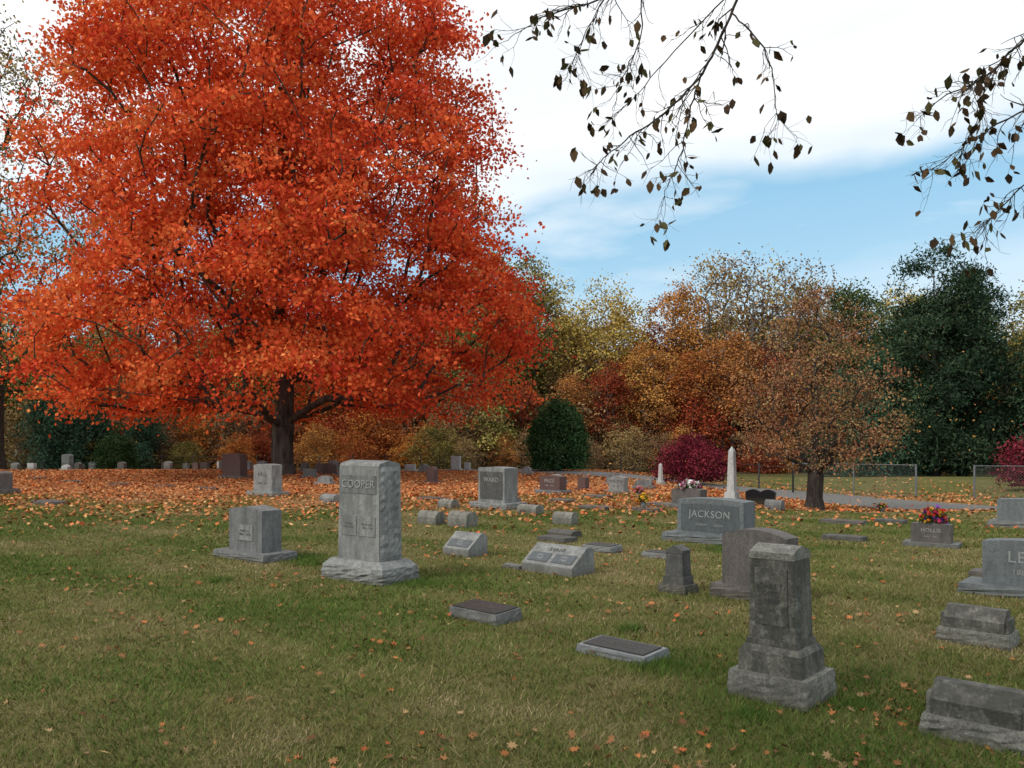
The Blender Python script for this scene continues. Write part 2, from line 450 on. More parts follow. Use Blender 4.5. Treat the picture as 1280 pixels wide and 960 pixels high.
# ------------------------------------------------------------------ trees
def skeleton(rng, trunk, fork_i, targets, R_root, r_tip, seg=1.2, jit=0.12, up=0.18, pathw=0.3, upw=0.8):
    mx = len(trunk) + len(targets) * 14
    pos = np.zeros((mx, 3)); par = np.full(mx, -1); plen = np.zeros(mx)
    n = 0
    for k, p in enumerate(trunk):
        pos[n] = p; par[n] = n - 1
        plen[n] = 0 if n == 0 else plen[n - 1] + np.linalg.norm(pos[n] - pos[n - 1]); n += 1
    fk = pos[fork_i]
    order = np.argsort(np.linalg.norm(targets - fk, axis=1))
    tips = []
    for ti in order:
        t = targets[ti]
        D = pos[fork_i:n] - t
        dist = np.linalg.norm(D, axis=1)
        hor = np.hypot(D[:, 0], D[:, 1])
        cost = dist + pathw * plen[fork_i:n] + upw * np.maximum(0, D[:, 2] + 0.35 * hor)
        j = int(np.argmin(cost)) + fork_i
        L = dist[j - fork_i]
        m = int(min(12, max(2, math.ceil(L / seg))))
        p0 = pos[j].copy(); prev = j
        for q in range(1, m + 1):
            f = q / m
            p = p0 * (1 - f) + t * f
            p = p + np.array([0, 0, up * L * math.sin(math.pi * f) * 0.6])
            if q < m: p = p + rng.normal(0, jit, 3) * min(1, L * .3)
            pos[n] = p; par[n] = prev; plen[n] = plen[prev] + np.linalg.norm(p - pos[prev]); prev = n; n += 1
        tips.append(prev)
    pos = pos[:n]; par = par[:n]
    e = max(1.6, math.log(max(len(tips), 2)) / math.log(R_root / r_tip))
    A = np.zeros(n)
    haschild = np.zeros(n, bool); haschild[par[par >= 0]] = True
    A[~haschild] = r_tip ** e
    for k in range(n - 1, 0, -1):
        A[par[k]] += A[k]
    rad = A ** (1 / e)
    rad *= 1 + (R_root / rad[0] - 1) * np.clip(rad / rad[0], 0, 1)
    return pos, par, rad

def tree_mesh(name, rng, trunk, fork_i, targets, R_root, r_tip, nleaf, clump, L, pal, leafm, barkm, weights=None, tcol=None, up=0.5,
              seg=1.2, jit=.12, k=6, aspect=.7, var=.25, flare=1.5, colvar=.18, droop=0.0, pathw=.3, upw=.8, arc=.18, dropout=0.0):
    pos, par, rad = skeleton(rng, trunk, fork_i, targets, R_root, r_tip, seg, jit, arc, pathw, upw)
    idx = np.arange(1, len(pos))
    R1 = rad[idx]; R0 = np.minimum(rad[par[idx]], R1 * 1.25)
    R0[:len(trunk) - 1] = rad[:len(trunk) - 1]
    R0[0] *= flare
    V1, F1 = tubes(pos[par[idx]], pos[idx] + (pos[idx] - pos[par[idx]]) * .02, R0, R1, k)
    T = targets
    nt_ = len(T)
    cnt = rng.poisson(nleaf, nt_)
    if dropout > 0:
        cnt = np.where(rng.uniform(size=nt_) < dropout, 0, cnt)
    ci = np.repeat(np.arange(nt_), cnt)
    n = len(ci)
    sc = rng.uniform(.7, 1.3, nt_)[ci][:, None]
    dv = rng.normal(size=(n, 3)) * np.array(clump) * sc
    ctr = T.mean(axis=0)
    o = T[ci] - ctr; o[:, 2] = 0; o = norm(o)
    dv[:, 2] -= 0.35 * np.sum(dv[:, :2] * o[:, :2], axis=1)
    C = T[ci] + dv
    C[:, 2] = np.maximum(C[:, 2], 0.15)
    s = L * rng.uniform(.65, 1.25, n)
    V2, F2 = leaf_quads(C, s, s * aspect, rng, up=up, droop=droop)
    tc = rng.uniform(0, 1, nt_) if tcol is None else tcol(T)
    t = tc[ci] + rng.normal(0, colvar, n)
    c2 = palette(rng, n, pal, t=t, var=var)
    V = np.concatenate([V1, V2])
    c = np.concatenate([np.full((len(V1), 3), .1), np.repeat(c2, 4, axis=0)])
    mi = np.concatenate([np.zeros(len(F1)), np.ones(len(F2))])
    me = mesh_np(name, V, [F1, F2 + len(V1)], [barkm, leafm], c, midx=mi)
    sm_ = np.concatenate([np.ones(len(F1), bool), np.zeros(len(F2), bool)])
    me.polygons.foreach_set("use_smooth", sm_)
    return me

def crown(rng, n, zs, rs, inner=0.0, power=.45, lobes=.1, zpow=1.0, low=None, gap=None, gf=1.0):
    out = []
    zs = np.array(zs, float); rs = np.array(rs, float)
    ph = rng.uniform(0, 6.28, 4)
    gd = norm(rng.normal(size=(7, 3))); gp = rng.uniform(0, 6.28, 7)
    while len(out) < n:
        z = zs[0] + (zs[-1] - zs[0]) * rng.uniform() ** zpow
        Rz = np.interp(z, zs, rs)
        if rng.uniform() > (Rz / rs.max()) ** 1.4: continue
        a = rng.uniform(0, 6.28)
        Rr = Rz * (1 + lobes * math.sin(3 * a + ph[0] + z * .5) + lobes * .7 * math.sin(5 * a + ph[1] - z * 1.1))
        r = Rr * rng.uniform() ** power
        if r < inner * Rz: continue
        if low and z < low[0] and r < low[1] * Rz: continue
        p = np.array((r * math.cos(a), r * math.sin(a), z))
        if gap is not None:
            if np.sin((gd @ (p * (1, 1, 1.6))) * gf + gp).sum() < gap: continue
        out.append(p)
    return np.array(out)

# --- the big red maple
rng = np.random.default_rng(21)
tg = crown(rng, 1650, [2.5, 3.3, 4.6, 6.5, 9, 12, 15, 18, 20.5, 23, 24.6], [7.4, 9.0, 9.9, 10.0, 9.7, 9.2, 8.8, 7.5, 5.9, 3.2, .8], power=.5, lobes=.055, low=(4.5, .42), gap=-1.3, gf=1.15)
trunk = [(0, 0, -.1), (.02, 0, .5), (.0, .03, 1.2), (.05, 0, 2.0), (.1, .05, 2.8), (.12, 0, 3.8), (.0, 0, 5), (-.1, .1, 6.5), (0, .1, 8), (.1, 0, 10), (0, .1, 12.5), (0, 0, 15)]
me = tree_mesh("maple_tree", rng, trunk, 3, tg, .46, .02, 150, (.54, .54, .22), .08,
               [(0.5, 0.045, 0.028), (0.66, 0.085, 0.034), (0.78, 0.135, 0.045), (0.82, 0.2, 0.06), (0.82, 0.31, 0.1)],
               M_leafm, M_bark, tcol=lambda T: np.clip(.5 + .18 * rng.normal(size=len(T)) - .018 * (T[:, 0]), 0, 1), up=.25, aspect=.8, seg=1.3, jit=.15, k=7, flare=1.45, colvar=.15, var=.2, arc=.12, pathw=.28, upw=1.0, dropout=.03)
o = link(bpy.data.objects.new("maple_tree", me)); o.location = (-9.37, 34.3, g(-9.37, 34.3))

rng = np.random.default_rng(35)
tg = crown(rng, 460, [1.0, 1.4, 2.1, 3.0, 3.9, 4.6, 5.1], [1.5, 1.8, 1.8, 1.65, 1.3, .85, .3], power=.55, lobes=.15, gap=-1.3, gf=4.5)
trunk = [(0, 0, -.1), (0, 0, .3), (.03, 0, .8), (.05, .02, 1.3), (0, 0, 1.9), (.05, 0, 2.6), (.0, 0, 3.4)]
me = tree_mesh("oak_tree", rng, trunk, 2, tg, .18, .0065, 36, (.15, .15, .09), .03,
               [(0.2, 0.085, 0.05), (0.32, 0.135, 0.07), (0.36, 0.185, 0.085), (0.24, 0.19, 0.085)],
               M_leaf, M_barkd, up=.3, seg=.3, jit=.07, flare=1.5)
o = link(bpy.data.objects.new("oak_tree", me)); o.location = (6.95, 19.3, g(6.95, 19.3))

rng = np.random.default_rng(41)
tg = crown(rng, 150, [.15, .5, 1.0, 1.4, 1.75], [.8, 1.15, 1.1, .75, .2], power=.5, lobes=.2)
me = tree_mesh("japanese_maple_tree", rng, [(0, 0, -.05), (0, 0, .15), (0, 0, .4)], 1, tg, .07, .005, 90, (.2, .2, .1), .038,
               [(0.08, 0.012, 0.02), (0.17, 0.022, 0.036), (0.27, 0.045, 0.06)], M_leaf, M_barkd, seg=.3, jit=.03)
o = link(bpy.data.objects.new("japanese_maple_tree", me)); o.location = (6.35, 29.6, g(6.35, 29.6))
o = link(bpy.data.objects.new("japanese_maple_tree", me)); o.location = (18.6, 29.0, g(18.6, 29)); o.scale = (1.2, 1.2, 1.2)

rng = np.random.default_rng(43)
tg = crown(rng, 260, [.1, .6, 1.3, 2.1, 2.7, 3.05], [1.0, 1.2, 1.25, 1.05, .7, .15], power=.3, lobes=.04)
me = tree_mesh("holly_bush", rng, [(0, 0, -.05), (0, 0, .4), (0, 0, 1.2), (0, 0, 2)], 1, tg, .1, .008, 120, (.17, .17, .15), .05,
               [(0.02, 0.045, 0.018), (0.04, 0.085, 0.03), (0.09, 0.14, 0.06)], M_leafd, M_barkd, seg=.5)
o = link(bpy.data.objects.new("holly_bush", me)); o.location = (2.05, 37.0, g(2.05, 37.0))
o = link(bpy.data.objects.new("holly_bush", me)); o.location = (-20.8, 44, g(-20.8, 44)); o.scale = (.75, .75, .6)

def evergreen(seed, H, Rm, pal, ncl=520, nl=90):
    rng = np.random.default_rng(seed)
    zs = np.array([.04, .15, .35, .55, .75, .9, 1.0]) * H
    tg = crown(rng, ncl, zs, np.array([.75, 1, 1, .9, .7, .42, .05]) * Rm, power=.4, lobes=.2, gap=-1.2, gf=1.6)
    tr = [(0, 0, z) for z in np.linspace(-.1, H * .93, 12)]
    return tree_mesh("evergreen", rng, tr, 1, tg, H * .022, .015, nl, (.42, .42, .22), .12, pal, M_leafd, M_barkd, up=.5, seg=1, aspect=.3, flare=1.2, droop=.3, upw=.3, arc=-.05)
dark = [(0.018, 0.036, 0.02), (0.035, 0.062, 0.034), (0.065, 0.1, 0.052)]
mid = [(0.035, 0.075, 0.048), (0.06, 0.12, 0.07), (0.1, 0.17, 0.1)]
E1 = evergreen(51, 12.6, 3.1, dark); E2 = evergreen(52, 7.5, 1.9, mid, 260, 80); E3 = evergreen(53, 12.2, 3.1, dark)
for me_, x, y, s, r in ((E1, 22.6, 45, 1.0, 0), (E3, 25.2, 47.0, 1.0, 1), (E3, 30, 46, .8, 2), (E2, 20.2, 45.5, .95, 0), (E2, 18.6, 47, .8, 2), (E2, 27, 41, .8, 1), (E1, 34, 44, .9, 3),
                        (E2, -27.2, 50, .8, 1), (E2, -25.5, 51, .65, 3), (E2, -23, 52, .6, 4)):
    o = link(bpy.data.objects.new("pine_tree", me_)); o.location = (x, y, g(x, y)); o.scale = (s,) * 3; o.rotation_euler = (0, 0, r)

rng = np.random.default_rng(61)
tg = crown(rng, 480, [4, 7, 10, 14, 18, 21.5, 23], [3.5, 4.8, 5.4, 5.4, 4.4, 2.4, .4], power=.5, lobes=.15)
trunk = [(0, 0, z) for z in (-.1, 1, 2.5, 4, 6, 8, 10.5, 13, 16)]
me = tree_mesh("sparse_leaved_tree", rng, trunk, 3, tg, .38, .016, 28, (.45, .45, .3), .085,
               [(0.14, 0.13, 0.04), (0.27, 0.21, 0.07), (0.38, 0.27, 0.08)], M_leafd, M_barkd, seg=1.1, jit=.2, k=5)
for x, y in ((-25.8, 42.0), (-33, 47)):
    o = link(bpy.data.objects.new("sparse_leaved_tree", me)); o.location = (x, y, g(x, y)); o.rotation_euler = (0, 0, x)

# unseen tree added behind the camera, crown placed to shade the near lawn
rng = np.random.default_rng(67)
tg = crown(rng, 180, [6.2, 7.2, 8.8, 10.5, 12], [4.2, 5.6, 6.0, 4.2, 1.0], power=.5, lobes=.15)
me = tree_mesh("unseen_shade_tree", rng, [(0, 0, -.1), (0, 0, 1.5), (.1, 0, 3), (0, .1, 4.5), (0, 0, 6), (0, 0, 8)], 3, tg, .35, .015, 38, (.5, .5, .3), .09,
               [(0.14, 0.09, 0.04), (0.26, 0.17, 0.06)], M_leafd, M_barkd, seg=1.0, jit=.15, k=6)
o = link(bpy.data.objects.new("unseen_shade_tree", me)); o.location = (-4.0, -2.6, 0)

# --- distant forest
def decid(seed, pal, H=15, Rm=3.4, z0=.3, ncl=210, nl=60, L=.1, bark=None, dropout=0.0, cl=(.48, .48, .3), Rr=.2, power=.5):
    rng = np.random.default_rng(seed)
    zs = np.array([z0, z0 + .15, .6, .78, .92, 1.0]) * H
    tg = crown(rng, ncl, zs, np.array([.5, .9, 1, .85, .5, .1]) * Rm, power=power, lobes=.2, gap=-1.4, gf=1.6)
    lean = rng.normal(0, .02, 2)
    tr = [(lean[0] * z, lean[1] * z, z) for z in np.linspace(-.3, H * .75, 10)]
    return tree_mesh("forest_tree", rng, tr, 3, tg, Rr, .016, nl, cl, L, pal, M_leafinst, bark or M_barkg, up=.3, seg=1.2, jit=.15, k=5, dropout=dropout, flare=1.2, upw=1.2)
yg = [(0.15, 0.14, 0.045), (0.26, 0.215, 0.062), (0.37, 0.28, 0.085)]
gold = [(0.28, 0.19, 0.06), (0.42, 0.28, 0.08), (0.52, 0.34, 0.1)]
orng = [(0.28, 0.1, 0.045), (0.42, 0.145, 0.055), (0.48, 0.2, 0.07)]
brn = [(0.17, 0.095, 0.055), (0.27, 0.15, 0.08), (0.32, 0.2, 0.095)]
grn = [(0.05, 0.075, 0.028), (0.1, 0.13, 0.045), (0.16, 0.17, 0.06)]
redd = [(0.18, 0.03, 0.02), (0.32, 0.055, 0.03), (0.42, 0.1, 0.042)]
P = {
 'yg': [decid(101, yg), decid(102, yg, Rm=3.0)],
 'gold': [decid(103, gold, nl=46), decid(104, gold, Rm=2.8, nl=28, dropout=.2)],
 'bare': [decid(105, brn, nl=9, dropout=.2, ncl=320), decid(106, gold, nl=13, dropout=.3, ncl=320, Rm=2.8)],
 'orng': [decid(107, orng, Rm=3.2)],
 'brn': [decid(108, brn), decid(109, brn, nl=36)],
 'grn': [decid(110, grn, nl=75), decid(111, grn, z0=.15, nl=70)],
 'red': [decid(112, redd, z0=.15, nl=65)],
}
def bush(seed, pal, nl=72):
    rng = np.random.default_rng(seed)
    tg = crown(rng, 120, [.2, 1, 2.5, 3.8, 5], [1.6, 2.1, 2.1, 1.4, .3], power=.45, lobes=.3)
    return tree_mesh("understory", rng, [(0, 0, -.2), (0, 0, .3), (.1, 0, .9), (0, 0, 1.8)], 1, tg, .09, .012, nl, (.34, .34, .2), .075, pal, M_leafinst, M_barkg, seg=.7, jit=.1, k=4)
PB = {'red': [bush(201, redd), bush(202, redd)], 'orng': [bush(203, orng), bush(204, [(0.32, 0.075, 0.03), (0.5, 0.12, 0.042), (0.5, 0.2, 0.055)])], 'brn': [bush(205, brn), bush(206, brn, 40)],
      'grn': [bush(207, grn), bush(208, yg)], 'gold': [bush(209, gold, 45)]}
forest = empty("distant_forest")
rng = np.random.default_rng(77)
def put(me_, x, y, s, sx=1.0):
    o = link(bpy.data.objects.new("forest_tree", me_), forest)
    o.location = (x, y, g(x, y) - .1); o.scale = (s * sx, s * sx, s); o.rotation_euler = (0, 0, rng.uniform(0, 6.28))
front = [(-1.5, 16, 'yg'), (1.0, 15.4, 'yg'), (3.6, 14.4, 'gold'), (6.2, 14.0, 'gold'), (8.6, 12.0, 'orng'), (11.0, 11.4, 'red'), (12.8, 13.8, 'orng'), (15.2, 16.6, 'gold'), (16.8, 16.2, 'bare'),
         (18.6, 17.0, 'bare'), (20.4, 16.0, 'bare'), (22.4, 14.6, 'yg'), (24.8, 14.2, 'grn'), (27.4, 13.6, 'gold'), (30, 13.5, 'yg'), (34, 14, 'gold'), (38, 14.5, 'yg'), (42, 15, 'brn'), (47, 14, 'yg'), (53, 15, 'grn'), (60, 15, 'gold')]
for X_, H_, k_ in front:
    me_ = P[k_][rng.integers(len(P[k_]))]
    put(me_, X_ + rng.normal(0, .3), 61 + rng.uniform(-1.5, 2), H_ / 15.4, 1.0)
for X_, s_, k_ in ((6.5, .5, 'red'), (9.2, .58, 'orng'), (12.4, .55, 'red'), (14.6, .62, 'orng'), (17.0, .6, 'red'), (4.0, .42, 'orng'), (0.5, .4, 'red'), (-2.5, .45, 'brn')):
    put(P[k_][0], X_, 56.5 + rng.uniform(-1, 1), s_, 1.35)
keys = ['yg', 'gold', 'bare', 'orng', 'brn', 'grn', 'red', 'yg', 'orng']
for X_ in np.arange(-60, -2, 3.4):
    k_ = ['yg', 'gold', 'brn', 'grn'][rng.integers(4)]
    put(P[k_][rng.integers(len(P[k_]))], X_, 60 + rng.uniform(-2, 3), rng.uniform(.72, .92))
for row, hs in ((68, .76), (78, .85)):
    for X_ in np.arange(-66, 68, 3.9):
        k_ = keys[rng.integers(len(keys))]
        h = hs * rng.uniform(.9, 1.08)
        if 6 < X_ * 61 / row < 13: h *= .85
        put(P[k_][rng.integers(len(P[k_]))], X_ + rng.normal(0, .8), row + rng.uniform(-2, 2), h, 1.15)
bk = ['red', 'orng', 'brn', 'brn', 'red', 'orng', 'orng', 'brn', 'brn', 'grn']
for row, s0 in ((52.5, .55), (55.5, .9), (60, 1.3), (67, 1.8)):
    for X_ in np.arange(-58, 58, 2.5 if row < 60 else 3.2):
        k_ = bk[rng.integers(len(bk))]
        if X_ < -22 and k_ in ('red', 'orng'): k_ = 'grn'
        put(PB[k_][rng.integers(len(PB[k_]))], X_ + rng.normal(0, .8), row + rng.uniform(-1.3, 1.3), s0 * rng.uniform(.6, 1.2), 1.2)

# ------------------------------------------------------------------ overhanging near tree
rng = np.random.default_rng(88)
segs = []; leaves = []
def path(pts, r0, r1, n=6):
    pts = np.array(pts, float); out = [pts[0]]
    for k in range(len(pts) - 1):
        p0 = pts[max(k - 1, 0)]; p1 = pts[k]; p2 = pts[k + 1]; p3 = pts[min(k + 2, len(pts) - 1)]
        for f in np.linspace(0, 1, n + 1)[1:]:
            out.append(0.5 * ((2 * p1) + (-p0 + p2) * f + (2 * p0 - 5 * p1 + 4 * p2 - p3) * f * f + (-p0 + 3 * p1 - 3 * p2 + p3) * f ** 3))
    out = np.array(out); L = len(out)
    out[1:-1] += rng.normal(0, .005, (L - 2, 3)) * (1 if r0 < .03 else 3)
    rr = np.linspace(r0, r1, L)
    for k in range(L - 1): segs.append((out[k], out[k + 1], rr[k], rr[k + 1]))
    return out, rr
def twig(p, d, L, r, depth):
    n = 5; pts = [np.array(p)]; d = np.array(d) / np.linalg.norm(d)
    for k in range(n):
        d = d + rng.normal(0, .2, 3) + np.array([0, 0, -.12 if k < 3 else .1]); d /= np.linalg.norm(d)
        pts.append(pts[-1] + d * L / n)
    for k in range(n): segs.append((pts[k], pts[k + 1], r * (1 - .12 * k), r * (1 - .12 * (k + 1))))
    if depth > 0:
        for k in range(1, n):
            if rng.uniform() < .65:
                dd = d * .6 + rng.normal(0, .6, 3) * (1, .7, .8)
                twig(pts[k], dd, L * rng.uniform(.35, .65), r * .6, depth - 1)
    if rng.uniform() < .4:
        leaves.append(pts[-1])
        if rng.uniform() < .35: leaves.append(pts[-1] + rng.normal(0, .012, 3))
    if rng.uniform() < .08: leaves.append(pts[3])
def branch(pts, r0=.012, r1=.003, den=1.0, tl=.34):
    out, rr = path(pts, r0, r1)
    for k in range(2, len(out)):
        for _ in range(rng.poisson(.95 * den)):
            base = out[k] - out[k - 1]; base = base / np.linalg.norm(base)
            dd = base * .8 + rng.normal(0, .55, 3) * (1, .8, .7) + np.array([0, 0, -.2])
            twig(out[k], dd, tl * rng.uniform(.4, 1.0), rr[k] * .42 + .001, 1)
path([(5.6, 1.2, -.1), (5.55, 1.25, 1.2), (5.6, 1.3, 2.6), (5.5, 1.4, 3.6)], .3, .2)
path([(5.5, 1.4, 3.6), (5.9, .8, 5.2), (6.1, .2, 7.5)], .17, .06)
path([(5.5, 1.4, 3.5), (4.7, 2.9, 5.0), (3.3, 4.6, 5.75), (2.3, 5.6, 5.4), (1.66, 6.0, 4.85)], .13, .016)
path([(3.3, 4.6, 5.75), (2.0, 5.4, 5.6), (.91, 5.9, 4.9)], .035, .009)
path([(5.5, 1.4, 3.4), (5.6, 3.4, 4.3), (4.9, 5.3, 4.8), (4.2, 5.95, 4.65)], .11, .016)
path([(4.9, 5.3, 4.8), (4.6, 5.8, 4.4), (4.1, 6.1, 4.15)], .03, .012)
path([(4.6, 5.8, 4.4), (4.5, 6.0, 4.0), (4.1, 6.1, 3.7)], .02, .01)
branch([(1.66, 6, 4.85), (1.51, 6.05, 4.48), (1.37, 6.1, 4.23), (1.14, 6.1, 3.97), (.86, 6.1, 3.77), (.66, 6.05, 3.6), (.56, 6, 3.46)], .012, .0025)
branch([(1.37, 6.1, 4.23), (1.27, 6.0, 3.9), (1.2, 5.95, 3.6), (1.11, 5.9, 3.4), (1.05, 5.85, 3.25)], .007, .002)
branch([(.91, 5.9, 4.9), (.66, 5.95, 4.71), (.29, 6, 4.62), (.1, 6, 4.52), (-.05, 6, 4.42)], .008, .002)
branch([(.66, 5.95, 4.71), (.5, 5.9, 4.4), (.42, 5.9, 4.2)], .005, .002, .9)
branch([(1.57, 6, 4.62), (1.74, 5.9, 4.37), (1.84, 5.9, 4.08), (1.86, 5.9, 3.8)], .007, .002, .9)
branch([(.91, 5.9, 4.9), (.93, 6.1, 4.5), (.8, 6.2, 4.2), (.74, 6.2, 4.0)], .006, .002, 1)
branch([(1.66, 6, 4.85), (1.3, 6.4, 4.6), (1.0, 6.6, 4.3), (.75, 6.7, 4.1)], .006, .002, .9)
branch([(4.2, 5.95, 4.65), (3.75, 6, 4.5), (3.4, 6, 4.18), (3.1, 6, 4.03), (2.9, 6, 3.87)], .011, .0025, 1.1)
branch([(4.1, 6.1, 4.15), (3.6, 6.1, 3.9), (3.3, 6.1, 3.72), (3.05, 6.1, 3.53)], .009, .0025, 1.1)
branch([(4.1, 6.1, 3.7), (3.75, 6.1, 3.45), (3.5, 6.1, 3.2), (3.36, 6.1, 3.08)], .008, .002, 1.0)
branch([(3.75, 6, 4.5), (3.55, 6.2, 4.3), (3.5, 6.3, 4.0), (3.4, 6.3, 3.8)], .006, .002, 1.0)
A0 = np.array([s[0] for s in segs]); A1 = np.array([s[1] for s in segs]); r0 = np.array([s[2] for s in segs]); r1 = np.array([s[3] for s in segs])
V1, F1 = tubes(A0, A1, r0, r1, 6)
LP = np.array(leaves); n = len(LP)
T = norm(rng.normal(0, .45, (n, 3)) + (0, 0, -1)); U = norm(np.cross(T, rng.normal(size=(n, 3)))); W = np.cross(T, U)
ln = rng.uniform(.045, .1, n)[:, None]; wd = ln * rng.uniform(.2, .36, (n, 1)); fold = rng.uniform(.1, .7, (n, 1)) * wd
p = LP
V2 = np.stack([p, p + T * ln * .35 + U * wd + W * fold, p + T * ln * .75 + U * wd * .6 + W * fold * 1.5, p + T * ln + W * fold * 1.6, p + T * ln * .75 - U * wd * .7 + W * fold, p + T * ln * .35 - U * wd + W * fold, p + T * ln * .5], 1).reshape(-1, 3)
b = (np.arange(n) * 7)[:, None]
F2 = np.concatenate([b + np.array([0, 1, 2, 6]), b + np.array([6, 2, 3, 4]), b + np.array([0, 6, 4, 5])], 0) + len(V1)
c = np.concatenate([np.full((len(V1), 3), .1), np.repeat(palette(rng, n, [(0.06, 0.04, 0.026), (0.11, 0.068, 0.036), (0.09, 0.08, 0.036)], var=.3), 7, axis=0)])
me = mesh_np("overhanging_tree", np.concatenate([V1, V2]), [F1, F2], [M_barkd, M_leafd], c, midx=np.concatenate([np.zeros(len(F1)), np.ones(len(F2))]))
link(bpy.data.objects.new("overhanging_tree", me))

rng = np.random.default_rng(91)
n = 190
yy = rng.uniform(14, 30, n); xx = rng.uniform(.1, .62, n) * yy; zz = rng.uniform(.6, 4.2, n)
V, F = leaf_quads(np.stack([xx, yy, zz], 1), rng.uniform(.015, .035, n), .018, rng)
link(bpy.data.objects.new("falling_leaves", mesh_np("falling_leaves", V, F, M_petal, np.repeat(palette(rng, n, [(0.6, 0.3, 0.08), (0.5, 0.2, 0.06)], var=.2), 4, axis=0))))

# ------------------------------------------------------------------ gravestones
def bm_obj(name, bm, mat, parent, bevel=.006, smooth=False):
    if bevel > 0:
        bmesh.ops.bevel(bm, geom=[e for e in bm.edges if e.calc_face_angle(0) > .5], offset=bevel, segments=2, affect='EDGES', clamp_overlap=True)
    bmesh.ops.recalc_face_normals(bm, faces=bm.faces)
    me = bpy.data.meshes.new(name); bm.to_mesh(me); bm.free()
    me.materials.append(mat)
    if smooth:
        for p in me.polygons: p.use_smooth = True
    return link(bpy.data.objects.new(name, me), parent)

def tbox(parent, name, mat, w0, d0, w1, d1, z0, z1, bevel=.008, rough=0.0, cuts=7, seed=1, x=0, y=0):
    bm = bmesh.new()
    vs = []
    for (w, d, z) in ((w0, d0, z0), (w1, d1, z1)):
        for sx, sy in ((-1, -1), (1, -1), (1, 1), (-1, 1)):
            vs.append(bm.verts.new((x + sx * w / 2, y + sy * d / 2, z)))
    bm.faces.new(vs[3::-1]); bm.faces.new(vs[4:])
    for k in range(4):
        bm.faces.new((vs[k], vs[(k + 1) % 4], vs[4 + (k + 1) % 4], vs[4 + k]))
    if rough > 0:
        bmesh.ops.subdivide_edges(bm, edges=bm.edges[:], cuts=cuts, use_grid_fill=True)
        r = np.random.default_rng(seed)
        for v in bm.verts:
            fz = (v.co.z - z0) / (z1 - z0)
            if fz > .98:
                continue
            k = math.sin(math.pi * min(max(fz, 0), 1))
            dx = v.co.x - x; dy = v.co.y - y
            nx_ = 1 if abs(dx) > .49 * (w0 + (w1 - w0) * fz) else 0; ny_ = 1 if abs(dy) > .49 * (d0 + (d1 - d0) * fz) else 0
            q = rough * (k * .9 + r.normal(0, .4) * (0.3 + k))
            v.co.x += nx_ * math.copysign(1, dx) * q; v.co.y += ny_ * math.copysign(1, dy) * q
            v.co.z += r.normal(0, rough * .25) if 0.02 < fz < .98 else 0
        bevel = 0
    return bm_obj(name, bm, mat, parent, bevel)

def top_profile(kind, w, h, rise, n=14):
    pts = [(-w / 2, 0), (w / 2, 0)]
    xs_ = np.linspace(w / 2, -w / 2, n)
    for x_ in xs_:
        u = 2 * x_ / w
        if kind == 'curve': z_ = h - rise * u * u
        elif kind == 'serp': z_ = h - rise * (0.5 - 0.5 * math.cos(math.pi * min(1, abs(u))))
        elif kind == 'round': z_ = h - rise * (1 - math.sqrt(max(0, 1 - u * u)))
        elif kind == 'gable': z_ = h - rise * abs(u)
        else: z_ = h
        pts.append((x_, z_))
    if kind == 'flat':
        pts = [(-w / 2, 0), (w / 2, 0), (w / 2, h), (-w / 2, h)]
    return pts

def extr(parent, name, mat, pts, d, bevel=.008):
    bm = bmesh.new()
    a = [bm.verts.new((p[0], -d / 2, p[1])) for p in pts]
    b = [bm.verts.new((p[0], d / 2, p[1])) for p in pts]
    bm.faces.new(a); bm.faces.new(b[::-1])
    n = len(pts)
    for k in range(n):
        bm.faces.new((a[k], b[k], b[(k + 1) % n], a[(k + 1) % n]))
    return bm_obj(name, bm, mat, parent, bevel)

def die(parent, name, mat, w, d, z0, h, kind='curve', rise=.05, bevel=.008):
    return extr(parent, name, mat, [(p[0], z0 + p[1]) for p in top_profile(kind, w, h, rise)], d, bevel)

def side_profile(parent, name, mat, pts, w, bevel=.008):
    bm = bmesh.new()
    a = [bm.verts.new((-w / 2, p[0], p[1])) for p in pts]; b = [bm.verts.new((w / 2, p[0], p[1])) for p in pts]
    bm.faces.new(a[::-1]); bm.faces.new(b)
    n = len(pts)
    for k in range(n):
        bm.faces.new((a[k], a[(k + 1) % n], b[(k + 1) % n], b[k]))
    return bm_obj(name, bm, mat, parent, bevel)

def text(parent, s, size, loc, mat, rot=(math.pi / 2, 0, 0), ext=.003):
    cu = bpy.data.curves.new("inscription", 'FONT'); cu.body = s; cu.size = size; cu.extrude = ext
    cu.align_x = 'CENTER'; cu.align_y = 'CENTER'; cu.space_character = 1.1
    cu.materials.append(mat)
    o = bpy.data.objects.new("inscription", cu); link(o, parent); o.location = loc; o.rotation_euler = rot
    return o

GR = R(-43)
def stone_root(name, x, y, rot=GR):
    return empty(name, (x, y, g(x, y)), rot)

def headstone(x, y, w, d, h, bw=None, bd=None, bh=.12, kind='curve', rise=.05, mat=None, bmat=None, rot=GR, name="headstone", txt=None, tsize=.1, panel=False, tmat=None):
    mat = mat or M_gran; bmat = bmat or mat
    e = stone_root(name, x, y, rot)
    bw = bw or w * 1.3; bd = bd or d * 1.7
    tbox(e, "base", bmat, bw, bd, bw, bd, -.05, bh, bevel=.01, rough=.012 if bh > .09 else 0, seed=int(abs(x * 100)) + 1)
    die(e, "die", mat, w, d, bh, h - bh, kind, rise)
    yf = -d / 2
    if panel:
        die(e, "panel", M_pol, w * .84, .012, bh + (h - bh) * .12, (h - bh) * .7, kind, rise * .8, .002).location = (0, yf, 0)
        yf -= .006
    if txt:
        text(e, txt, tsize, (0, yf - .001, bh + (h - bh) * .62), tmat or M_letter)
        text(e, "1884   1931", tsize * .45, (0, yf - .001, bh + (h - bh) * .3), tmat or M_letter)
    return e

